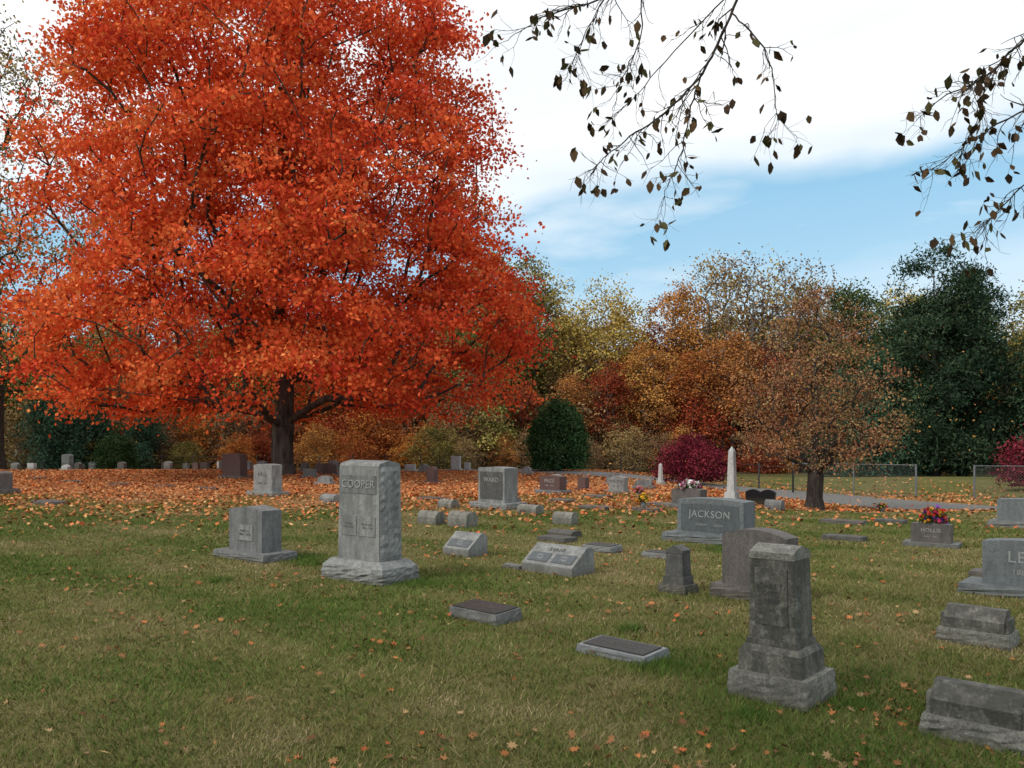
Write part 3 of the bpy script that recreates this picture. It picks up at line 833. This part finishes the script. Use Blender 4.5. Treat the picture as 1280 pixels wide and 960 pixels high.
e = headstone(-3.35, 10.95, .70, .30, .68, 1.04, .52, .10, 'gable', .045, M_gran, M_gran, rot=R(-37))
tbox(e, "tablet", M_granl, .34, .012, .34, .012, .24, .44, bevel=.003, y=-.153)
text(e, "MARY A.\n1868 - 1929", .045, (0, -.161, .34), M_letterd, ext=.001)

# tall monument
e = stone_root("tall_monument", -1.60, 9.45, R(-37))
tbox(e, "base", M_granl, .95, .54, .95, .54, -.05, .17, rough=.014, cuts=9, seed=3)
tbox(e, "base_wash", M_granl, .945, .535, .80, .44, .17, .235, bevel=.004)
tbox(e, "shaft", M_granl, .66, .35, .63, .33, .235, 1.27, bevel=.01)
side_profile(e, "cap", M_granl, [(-.165, 1.272), (.165, 1.272), (.15, 1.30), (0, 1.335), (-.15, 1.30)], .63, .005)
for sgn in (-1, 1):
    bm = bmesh.new()
    n1, n2 = 9, 22
    r = np.random.default_rng(8 + sgn)
    grid = []
    for a_ in range(n1):
        rowv = []
        for b_ in range(n2):
            u = a_ / (n1 - 1); v = b_ / (n2 - 1)
            edge = min(u, 1 - u, v * 2.2, (1 - v) * 2.2)
            q = (.002 if edge == 0 else .012 + min(edge, .2) * .09 + r.normal(0, .007))
            rowv.append(bm.verts.new((sgn * (.33 - .015 * v + q), -.165 + u * .33, .24 + v * 1.03)))
        grid.append(rowv)
    for a_ in range(n1 - 1):
        for b_ in range(n2 - 1):
            bm.faces.new((grid[a_][b_], grid[a_ + 1][b_], grid[a_ + 1][b_ + 1], grid[a_][b_ + 1]))
    bm_obj("rock_face", bm, M_granl, e, 0)
tbox(e, "name_panel", M_gran, .56, .008, .555, .008, .97, 1.17, bevel=.002, y=-.170)
text(e, "COOPER", .125, (0, -.176, 1.07), M_letter, ext=.006)
tbox(e, "tablet_left", M_granl, .24, .01, .24, .01, .50, .72, bevel=.002, x=-.15, y=-.174)
tbox(e, "tablet_right", M_granl, .24, .01, .24, .01, .50, .72, bevel=.002, x=.15, y=-.174)
for sx in (-.15, .15):
    text(e, "FATHER\n1851-1923" if sx < 0 else "MOTHER\n1856-1930", .036, (sx, -.1795, .61), M_letterd, ext=.001)

def marker(x, y, w, d, h, tilt=0.0, mat=None, plate=None, rot=GR, name="flat_grave_marker", rough=.006, rim=.04, txt=True):
    e = stone_root(name, x, y, rot)
    tbox(e, "block", mat or M_gran, w, d, w * .98, d * .97, -.05, h, rough=rough, cuts=6, seed=int(abs(x) * 90) + 2)
    if plate:
        tbox(e, "plaque", plate, w - rim * 2, d - rim * 2, w - rim * 2.2, d - rim * 2.2, h - .002, h + .01, bevel=.003)
        if txt:
            text(e, "M. ROSS\n1902 - 1968", .045, (0, 0, h + .011), M_letterbz, rot=(0, 0, 0), ext=.0015)
    e.rotation_euler = (tilt, 0, rot)
    return e
marker(-.235, 7.38, .58, .32, .10, 0.06, M_gran, M_bronze, rim=.02)
marker(.80, 6.1, .60, .31, .065, 0.05, M_rim, M_bronze, rim=.035)
marker(1.28, 11.9, .5, .28, .09, 0.05, M_rim, M_bronze, rim=.03)
marker(1.98, 11.3, .4, .25, .07, 0.03, M_rim, M_bronze, rim=.03)
marker(.02, 10.3, .28, .1, .05, .1, M_gran)
for (x, y, w, d) in ((6.04, 15.3, .75, .35), (5.1, 12.9, .6, .3), (6.95, 15.4, .5, .3), (5.4, 9.5, .35, .3), (1.8, 18.1, .7, .35), (2.8, 17.7, .7, .35), (.7, 13.0, .55, .32), (3.4, 19, .7, .4), (1.2, 20, .6, .35),
                     (-10.8, 19.6, .95, .5), (-9.0, 25, .8, .5), (-10.9, 26.5, .8, .5), (-13, 27.8, .9, .5), (-15.2, 29, .8, .5), (-2.0, 21, .7, .4), (4.2, 17, .6, .3), (2.2, 21.5, .7, .4), (-17.5, 31, .8, .4), (3.0, 10.7, .4, .2)):
    marker(x, y, w, d, .07, 0, M_brown if (int(x * 10) % 2 == 0) else M_dkw, None)

# foreground weathered pedestal monument
e = stone_root("pedestal_monument", 1.645, 5.12, R(-43))
tbox(e, "base", M_weath2, .49, .41, .485, .405, -.05, .165, rough=.006, cuts=8, seed=12)
tbox(e, "plinth", M_weath, .40, .335, .39, .325, .165, .29, bevel=.012)
tbox(e, "plinth_mould", M_weath, .385, .32, .335, .28, .288, .325, bevel=.01)
tbox(e, "plinth_step", M_weath, .325, .272, .318, .266, .323, .36, bevel=.008)
tbox(e, "shaft", M_weath, .292, .245, .275, .232, .358, .845, bevel=.009)
tbox(e, "recessed_tablet", M_weath, .21, .008, .205, .008, .45, .79, bevel=.003, y=-.121)
tbox(e, "cornice", M_weath2, .285, .24, .285, .24, .843, .87, bevel=.006)
side_profile(e, "gable_cap", M_weath2, [(-.118, .869), (.118, .869), (.118, .885), (0, .925), (-.118, .885)], .28, .006)
text(e, "JOHN T.\nDIED\n1889", .045, (0, -.1265, .64), M_letterd, ext=.002)
e.rotation_euler = (R(.8), R(-.6), R(-43))

def pillow(x, y, s, rot, mat=M_weath):
    e = stone_root("bevel_headstone", x, y, rot)
    tbox(e, "base", M_weath2, .50 * s, .30 * s, .49 * s, .29 * s, -.05, .11 * s, rough=.007, seed=int(x * 50))
    side_profile(e, "top", mat, [(-.115 * s, .11 * s), (.115 * s, .11 * s), (.115 * s, .2 * s), (.05 * s, .275 * s), (-.03 * s, .275 * s), (-.115 * s, .19 * s)], .42 * s, .01)
    tbox(e, "scroll_end_left", mat, .03 * s, .20 * s, .03 * s, .17 * s, .11 * s, .215 * s, bevel=.01, x=-.222 * s)
    tbox(e, "scroll_end_right", mat, .03 * s, .20 * s, .03 * s, .17 * s, .11 * s, .215 * s, bevel=.01, x=.222 * s)
pillow(2.46, 4.42, 1.0, R(-40)); pillow(3.6, 6.5, 1.0, R(-43))

e = stone_root("pedestal_headstone", 1.72, 8.7, R(-43))
tbox(e, "base", M_weath, .32, .26, .31, .25, -.03, .09, rough=.006)
tbox(e, "plinth", M_dkw, .25, .2, .24, .19, .09, .17, bevel=.01)
tbox(e, "shaft", M_dkw, .21, .17, .19, .15, .17, .41, bevel=.01)
die(e, "cap", M_dkw, .2, .16, .41, .08, 'gable', .05)

headstone(2.46, 8.35, .68, .26, .69, .85, .42, .13, 'curve', .07, M_brown, M_brown)
e = stone_root("headstone", 3.10, 12.8, R(-43))
tbox(e, "base", M_granb, 1.5, .62, 1.5, .62, -.05, .13, rough=.012, cuts=9)
die(e, "die", M_granb, 1.12, .36, .13, .54, 'curve', .03, .012)
die(e, "panel", M_pol, .98, .012, .17, .42, 'curve', .02, .002).location = (0, -.18, 0)
text(e, "JACKSON", .15, (0, -.19, .43), M_letter)
text(e, "ROBERT      HELEN", .05, (0, -.19, .27), M_letter, ext=.001)

def slant(x, y, w, d, h, rot=GR, mat=M_gran, txt=None, two=False):
    e = stone_root("slant_grave_marker", x, y, rot)
    side_profile(e, "body", mat, [(-d / 2, -.03), (d / 2, -.03), (d / 2, h * .85), (d * .32, h), (d * .18, h), (-d / 2, .10)], w, .012)
    ang = math.atan2(h - .10, d * .68)
    cy = (-d / 2 + d * .18) / 2; cz = (h + .10) / 2
    nv = Vector((0, -math.sin(ang), math.cos(ang)))
    L = math.hypot(h - .1, d * .68)
    for sx in ((-.24 * w, .24 * w) if two else (0,)):
        pw = w * (.4 if two else .8)
        bm = bmesh.new()
        bmesh.ops.create_cube(bm, size=1)
        bmesh.ops.scale(bm, vec=(pw, L * .42, .01), verts=bm.verts)
        p_ = bm_obj("tablet", bm, M_pol, e, .002); p_.rotation_euler = (ang, 0, 0)
        p_.location = Vector((sx, cy - .05 * math.cos(ang), cz - .05 * math.sin(ang))) + nv * .003
        text(e, "1892\n1960", .05, Vector((sx, cy - .05 * math.cos(ang), cz - .05 * math.sin(ang))) + nv * .009, M_letter, rot=(ang, 0, 0), ext=.001)
    if txt:
        text(e, txt, .075, Vector((0, cy + .09 * math.cos(ang), cz + .09 * math.sin(ang))) + nv * .002, M_letterd, rot=(ang, 0, 0))
slant(.545, 10.05, .78, .42, .31, txt="EVANS", two=True, mat=M_granl)
slant(-.64, 11.45, .5, .36, .30, txt=None, mat=M_granl)

def block(x, y, w, h, mat=M_weath2, d=None, name="small_headstone"):
    e = stone_root(name, x, y, GR + R((x * 37) % 9 - 4))
    d = d or w * .55
    side_profile(e, "block", mat, [(-d / 2, -.03), (d / 2, -.03), (d / 2, h * .7), (d * .3, h * .97), (-d * .15, h), (-d * .42, h * .8), (-d / 2, h * .55)], w, min(.03, h * .15))
for (x, y, w, h, m_) in ((-1.47, 15.3, .46, .24, M_weath2), (-.88, 14.9, .5, .27, M_weath2), (-1.4, 18.5, .45, .2, M_weath2), (.97, 15.3, .42, .22, M_weath2), (.38, 17.2, .5, .18, M_weath2),
                         (-4.4, 20.4, .5, .22, M_granl), (.0, 19.5, .4, .16, M_weath2), (5.72, 18.3, .38, .24, M_gran), (.85, 13.6, .5, .1, M_dkw)):
    block(x, y, w, h, m_)

e = headstone(-.31, 18.5, .80, .42, .90, 1.12, .66, .13, 'curve', .02, M_granl, M_granl)
tbox(e, "front_panel", M_dkw, .68, .012, .68, .012, .2, .8, bevel=.003, y=-.213)
text(e, "WARD", .14, (0, -.222, .62), M_letter)
headstone(1.12, 23.0, .72, .3, .52, .95, .45, .12, 'curve', .03, M_red, M_gran, txt="PRICE", tsize=.13)
headstone(2.95, 23.3, .5, .22, .50, .7, .35, .09, 'serp', .06, M_granl, M_granl, txt="WELDON", tsize=.1, tmat=M_letterd)
headstone(2.1, 24.7, .28, .2, .42, .36, .3, .07, 'curve', .03, M_red)
headstone(3.9, 18.5, .72, .3, .45, .95, .45, .1, 'curve', .03, M_brown, M_gran)
headstone(6.05, 12.1, .52, .22, .34, .72, .38, .06, 'curve', .02, M_brown, M_gran, rot=R(-36), txt="HOLLIS", tsize=.075)
headstone(5.22, 8.35, .92, .26, .56, 1.3, .5, .10, 'curve', .03, M_granb, M_granb, txt="LEWIS", tsize=.16, rot=R(-42))
headstone(8.95, 14.6, .85, .35, .50, 1.1, .5, .11, 'curve', .02, M_granb, M_gran)
headstone(-6.6, 22.7, .78, .34, .86, 1.1, .55, .12, 'curve', .03, M_granl, M_granl, rot=R(-37), txt="HALL", tsize=.16, tmat=M_letterd)
headstone(-10.4, 31.5, .95, .35, .95, 1.25, .5, .12, 'curve', .05, M_red, M_brown, rot=R(-30))
headstone(-14.2, 23.3, .8, .4, .62, 1.2, .65, .14, 'curve', .05, M_brown, M_brown)
headstone(-2.66, 28, .34, .22, .58, .5, .4, .1, 'round', .1, M_red, M_red)

# black double stone with a gently scalloped top
e = stone_root("companion_headstone", 6.1, 20.6, R(-30))
tbox(e, "base", M_black, .82, .32, .82, .32, -.02, .07)
hp = [(-.34, .07), (.34, .07)]
for k in range(21):
    u = 1 - k / 10
    hp.append((.36 * u, .33 + .07 * abs(math.sin(math.pi * u)) ** .8))
extr(e, "scalloped_die", M_black, hp, .13, .003)

def obelisk(x, y, h, w, mat=M_white):
    e = stone_root("obelisk_monument", x, y, R(-40))
    tbox(e, "base", mat, w * 2.1, w * 2.1, w * 2.0, w * 2.0, -.03, h * .1)
    tbox(e, "plinth", mat, w * 1.5, w * 1.5, w * 1.4, w * 1.4, h * .1, h * .2)
    tbox(e, "shaft", mat, w, w, w * .68, w * .68, h * .2, h * .92, bevel=.004)
    tbox(e, "pyramidion", mat, w * .68, w * .68, .01, .01, h * .92, h, bevel=0)
obelisk(5.42, 20.7, 1.4, .19); obelisk(4.95, 28, .72, .13); obelisk(-30.6, 52, 1.5, .3)

rng = np.random.default_rng(14)
far = [(-25.4, 48, .75, 1.0), (-29.7, 52, .6, .9), (-21.0, 45, .9, .75), (-23.0, 46.5, .9, .55), (-20.2, 49, .5, .5), (-19.2, 49.5, .5, .45), (-18.3, 50, .5, .5), (-31.5, 53, .6, .55), (-27.8, 50, .6, .6), (-34, 50, .7, .6),
       (-7.6, 35, .55, .5), (-8.2, 36, .5, .45), (-9.0, 36.5, .4, .45), (-6.6, 33, .5, .4), (-11.0, 37, .5, .5), (-4.6, 38, .5, .35), (-2.6, 39, .45, .7), (-2.1, 39.5, .3, .4), (-3.8, 36.5, .5, .4), (-12.3, 39, .5, .45), (-5.4, 37, .6, .5),
       (-7.7, 32.0, .5, .35), (-24.2, 47.3, .4, .4), (-7.0, 38, .5, .5), (-13.7, 40, .5, .5), (.6, 34, .4, .35), (-1.0, 31, .5, .3), (-6.0, 27, .5, .3), (-32.5, 49, .5, .5), (1.5, 29, .6, .3), (-16.8, 46, .5, .5), (-14.8, 43, .6, .5), (4.0, 25.5, .5, .3), (3.3, 27.5, .4, .4),
       (-22.2, 43, .5, .45), (-26.6, 45, .5, .5), (-28.5, 47, .6, .5), (-24, 42, .5, .4), (-30, 46, .6, .6), (-19.5, 42, .5, .45), (-17.8, 43.5, .5, .5), (-21.5, 40.5, .5, .3),
       (-5.8, 40, .45, .45), (-8.4, 39.5, .5, .5), (-15.6, 41.5, .4, .4), (-26.0, 50.5, .5, .6), (-22.6, 49.5, .5, .5)]
ms = [M_granl, M_gran, M_white, M_red, M_brown, M_granl, M_white]
for (x, y, w, h) in far:
    headstone(x, y, w, w * .35, h, kind=['round', 'curve', 'serp', 'flat'][rng.integers(4)], rise=.08, bh=.1, mat=ms[rng.integers(len(ms))], rot=R(-30 + rng.uniform(-8, 8)))

# ------------------------------------------------------------------ flowers
def flowers(name, x, y, z, rx, rz, cols_, n=60, size=.03, vase=None):
    rng = np.random.default_rng(int(abs(x) * 100))
    e = empty(name, (x, y, z))
    u = norm(rng.normal(size=(n, 3))); u[:, 2] = np.abs(u[:, 2])
    C = u * np.array([rx, rx * .7, rz]) * rng.uniform(.6, 1.0, (n, 1))
    Vs = []; cs = []
    cc_ = np.array(cols_)[rng.integers(0, len(cols_), n)]
    for k in range(n):
        m_ = 7
        Cn = np.repeat(C[k:k + 1], m_, axis=0) + rng.normal(0, size * .35, (m_, 3))
        v_, f_ = leaf_quads(Cn, size, size * .7, rng, up=1)
        Vs.append(v_); cs.append(np.repeat(cc_[k:k + 1] * rng.uniform(.7, 1.15), m_ * 4, axis=0))
    nl = n * 5
    Cg = norm(rng.normal(size=(nl, 3))) * np.array([rx, rx * .7, rz]) * rng.uniform(.2, 1.05, (nl, 1)); Cg[:, 2] = np.abs(Cg[:, 2]) * .8
    v_, f_ = leaf_quads(Cg, size * 1.3, size * .35, rng, up=.2); Vs.append(v_)
    cs.append(np.repeat(palette(rng, nl, [(0.02, 0.06, 0.02), (0.05, 0.1, 0.03)]), 4, axis=0))
    V = np.concatenate(Vs)
    link(bpy.data.objects.new("blooms", mesh_np("blooms", V, np.arange(len(V)).reshape(-1, 4), M_petal, np.clip(np.concatenate(cs), 0, .85))), e)
    if vase:
        bm = bmesh.new()
        prof_ = [(.03, 0), (.05, .02), (.045, vase * .4), (.06, vase)]
        rings = [[bm.verts.new((r_ * math.cos(a_ * math.pi / 6), r_ * math.sin(a_ * math.pi / 6), z_ - vase)) for a_ in range(12)] for r_, z_ in prof_]
        for q in range(len(rings) - 1):
            for k in range(12): bm.faces.new((rings[q][k], rings[q][(k + 1) % 12], rings[q + 1][(k + 1) % 12], rings[q + 1][k]))
        bm.faces.new(rings[0][::-1]); bm.faces.new(rings[-1])
        bm_obj("vase", bm, M_gran, e, 0, True)
hot = [(0.7, 0.05, 0.04), (0.7, 0.2, 0.03), (0.75, 0.42, 0.05), (0.6, 0.05, 0.13), (0.25, 0.08, 0.4), (0.7, 0.1, 0.1)]
flowers("flower_bouquet", 6.09, 12.1, g(6.05, 12.1) + .34, .22, .24, hot, 70, .028)
flowers("flower_bouquet", 3.9, 18.5, g(3.9, 18.5) + .45, .28, .18, [(0.8, 0.78, 0.75), (0.8, 0.4, 0.5), (0.6, 0.15, 0.3), (0.75, 0.7, 0.6)], 80, .035)
flowers("flower_bouquet", 2.78, 17.8, g(2.78, 17.8) + .2, .14, .17, [(0.85, 0.5, 0.04), (0.8, 0.28, 0.03), (0.8, 0.65, 0.1)], 40, .03, .2)
flowers("flower_bouquet", 3.1, 20.5, g(3.1, 20.5) + .2, .12, .15, [(0.7, 0.15, 0.1), (0.7, 0.3, 0.4)], 30, .03, .2)
flowers("flower_bouquet", 8.2, 18.6, g(8.2, 18.6) + .12, .13, .1, [(0.75, 0.15, 0.3), (0.8, 0.6, 0.1)], 30, .025, .12)
flowers("flower_bouquet", -29.7, 51.8, g(-29.7, 51.8) + .9, .4, .35, [(0.7, 0.3, 0.1), (0.7, 0.6, 0.4)], 40, .07)

# ------------------------------------------------------------------ fences
def fence(name, pts, h, gap=2.4, mesh=True, wire=.0035, cell=.09, postr=.03, mat=None):
    e = empty(name)
    P0 = []; P1 = []; R_ = []
    def cyl(a, b, r): P0.append(a); P1.append(b); R_.append(r)
    for k in range(len(pts) - 1):
        a = np.array(pts[k], float); b = np.array(pts[k + 1], float); L = np.linalg.norm(b - a); u = (b - a) / L
        n_ = max(1, round(L / gap))
        for q in range(n_ + 1):
            p = a + u * L * q / n_; z = g(*p)
            cyl((*p, z - .1), (*p, z + h + .03), postr * (1.5 if q in (0, n_) and mesh else 1))
        for q in range(n_):
            p = a + u * L * q / n_; p2 = a + u * L * (q + 1) / n_; z = g(*p); z2 = g(*p2)
            if mesh:
                cyl((*p, z + h), (*p2, z2 + h), postr * .7); cyl((*p, z + .04), (*p2, z2 + .04), .006)
            else:
                for hh in (.3, .6, .95): cyl((*p, z + h * hh), (*p2, z2 + h * hh), .008)
            if mesh:
                Lp = L / n_
                s = -h
                while s < Lp:
                    for sg in (1, -1):
                        a0, a1 = max(s, 0), min(s + h, Lp)
                        if a1 - a0 < .01: continue
                        z0_, z1_ = (a0 - s), (a1 - s)
                        if sg < 0: z0_, z1_ = h - z0_, h - z1_
                        q0 = p + u * a0; q1 = p + u * a1
                        f0 = z + (z2 - z) * a0 / Lp; f1 = z + (z2 - z) * a1 / Lp
                        cyl((*q0, f0 + z0_), (*q1, f1 + z1_), wire)
                    s += cell
    V, F = tubes(np.array(P0), np.array(P1), np.array(R_), np.array(R_), 6)
    link(bpy.data.objects.new("posts_and_wire", mesh_np("posts_and_wire", V, F, mat or M_steel)), e)
fence("chain_link_fence", [(9.0, 26.9), (12.6, 26.2)], 1.0, wire=.0018, postr=.02)
fence("chain_link_fence", [(14.2, 25.8), (16.4, 25.4), (23, 23.5)], 1.0, wire=.0018, postr=.02)
fence("wire_fence", [(9.0, 26.9), (6.5, 37), (-1, 44.5), (-15, 49.5), (-38, 55)], .9, gap=2.2, mesh=False, postr=.03, mat=M_dwire)

# ------------------------------------------------------------------ sky, sun, camera
sun_dir = Vector((-0.62, -0.42, 0.72)).normalized()
el = math.asin(sun_dir.z); az = math.atan2(sun_dir.x, sun_dir.y)
w = bpy.data.worlds.new("World"); scene.world = w; w.use_nodes = True
nt = w.node_tree; nt.nodes.clear()
out = nt.nodes.new("ShaderNodeOutputWorld"); bg = nt.nodes.new("ShaderNodeBackground"); bg.inputs[1].default_value = 0.12
sky = nt.nodes.new("ShaderNodeTexSky"); sky.sky_type = 'NISHITA'; sky.sun_disc = False; sky.sun_elevation = el; sky.sun_rotation = az
sky.air_density = 1.2; sky.dust_density = 0.3; sky.ozone_density = 2.5
tc = nt.nodes.new("ShaderNodeTexCoord")
sp = nt.nodes.new("ShaderNodeSeparateXYZ"); nt.links.new(tc.outputs["Generated"], sp.inputs[0])
mp = nt.nodes.new("ShaderNodeMapping"); mp.inputs["Scale"].default_value = (1.2, 1.2, 4.5); mp.inputs["Rotation"].default_value = (0, R(-6), 0)
nt.links.new(tc.outputs["Generated"], mp.inputs[0])
def wn(scale, det, rough=.5, dist=0.2):
    n = nt.nodes.new("ShaderNodeTexNoise"); n.inputs["Scale"].default_value = scale; n.inputs["Detail"].default_value = det
    n.inputs["Roughness"].default_value = rough; n.inputs["Distortion"].default_value = dist
    nt.links.new(mp.outputs[0], n.inputs["Vector"]); return n.outputs[0]
n1 = wn(1.8, 5); n2 = wn(4.0, 5, .55)
el_ = math_(nt, 'ADD', sp.outputs[2], math_(nt, 'MULTIPLY', math_(nt, 'SUBTRACT', n1, .5), .15))
el_ = math_(nt, 'ADD', el_, math_(nt, 'MULTIPLY', sp.outputs[0], -.08))
base = ramp(nt, el_, [(0.0, (.6, .6, .6)), (.12, (.4, .4, .4)), (.18, (.1, .1, .1)), (.255, (.0, .0, .0)), (.285, (.7, .7, .7)), (.34, (1, 1, 1)), (1.0, (.9, .9, .9))])
wis = ramp(nt, n2, [(.5, (0, 0, 0)), (.75, (.5, .5, .5))])
mask = math_(nt, 'MAXIMUM', base, wis)
skyc = mixc(nt, .7, sky.outputs[0], (3.0, 5.9, 8.0))
shade = ramp(nt, wn(2.6, 4), [(.35, (8.2, 8.5, 8.8)), (.6, (9.6, 9.7, 9.8))])
c = mixc(nt, mask, skyc, shade)
nt.links.new(c, bg.inputs[0]); nt.links.new(bg.outputs[0], out.inputs[0])

sl = bpy.data.lights.new("sun", 'SUN'); sl.energy = 2.0; sl.angle = R(10); sl.color = (1, .94, .85)
so = link(bpy.data.objects.new("sun", sl)); so.rotation_euler = sun_dir.to_track_quat('Z', 'Y').to_euler()

cam = bpy.data.cameras.new("camera"); cam.sensor_width = 36; cam.lens = 36 * 1050 / 1280; cam.shift_y = 65 / 1280
cam.clip_end = 3000; cam.clip_start = .05
co = link(bpy.data.objects.new("camera", cam)); co.location = (0, 0, 1.6); co.rotation_euler = (math.pi / 2, 0, 0)
scene.camera = co
scene.view_settings.view_transform = 'Standard'; scene.view_settings.look = 'None'; scene.view_settings.exposure = 0
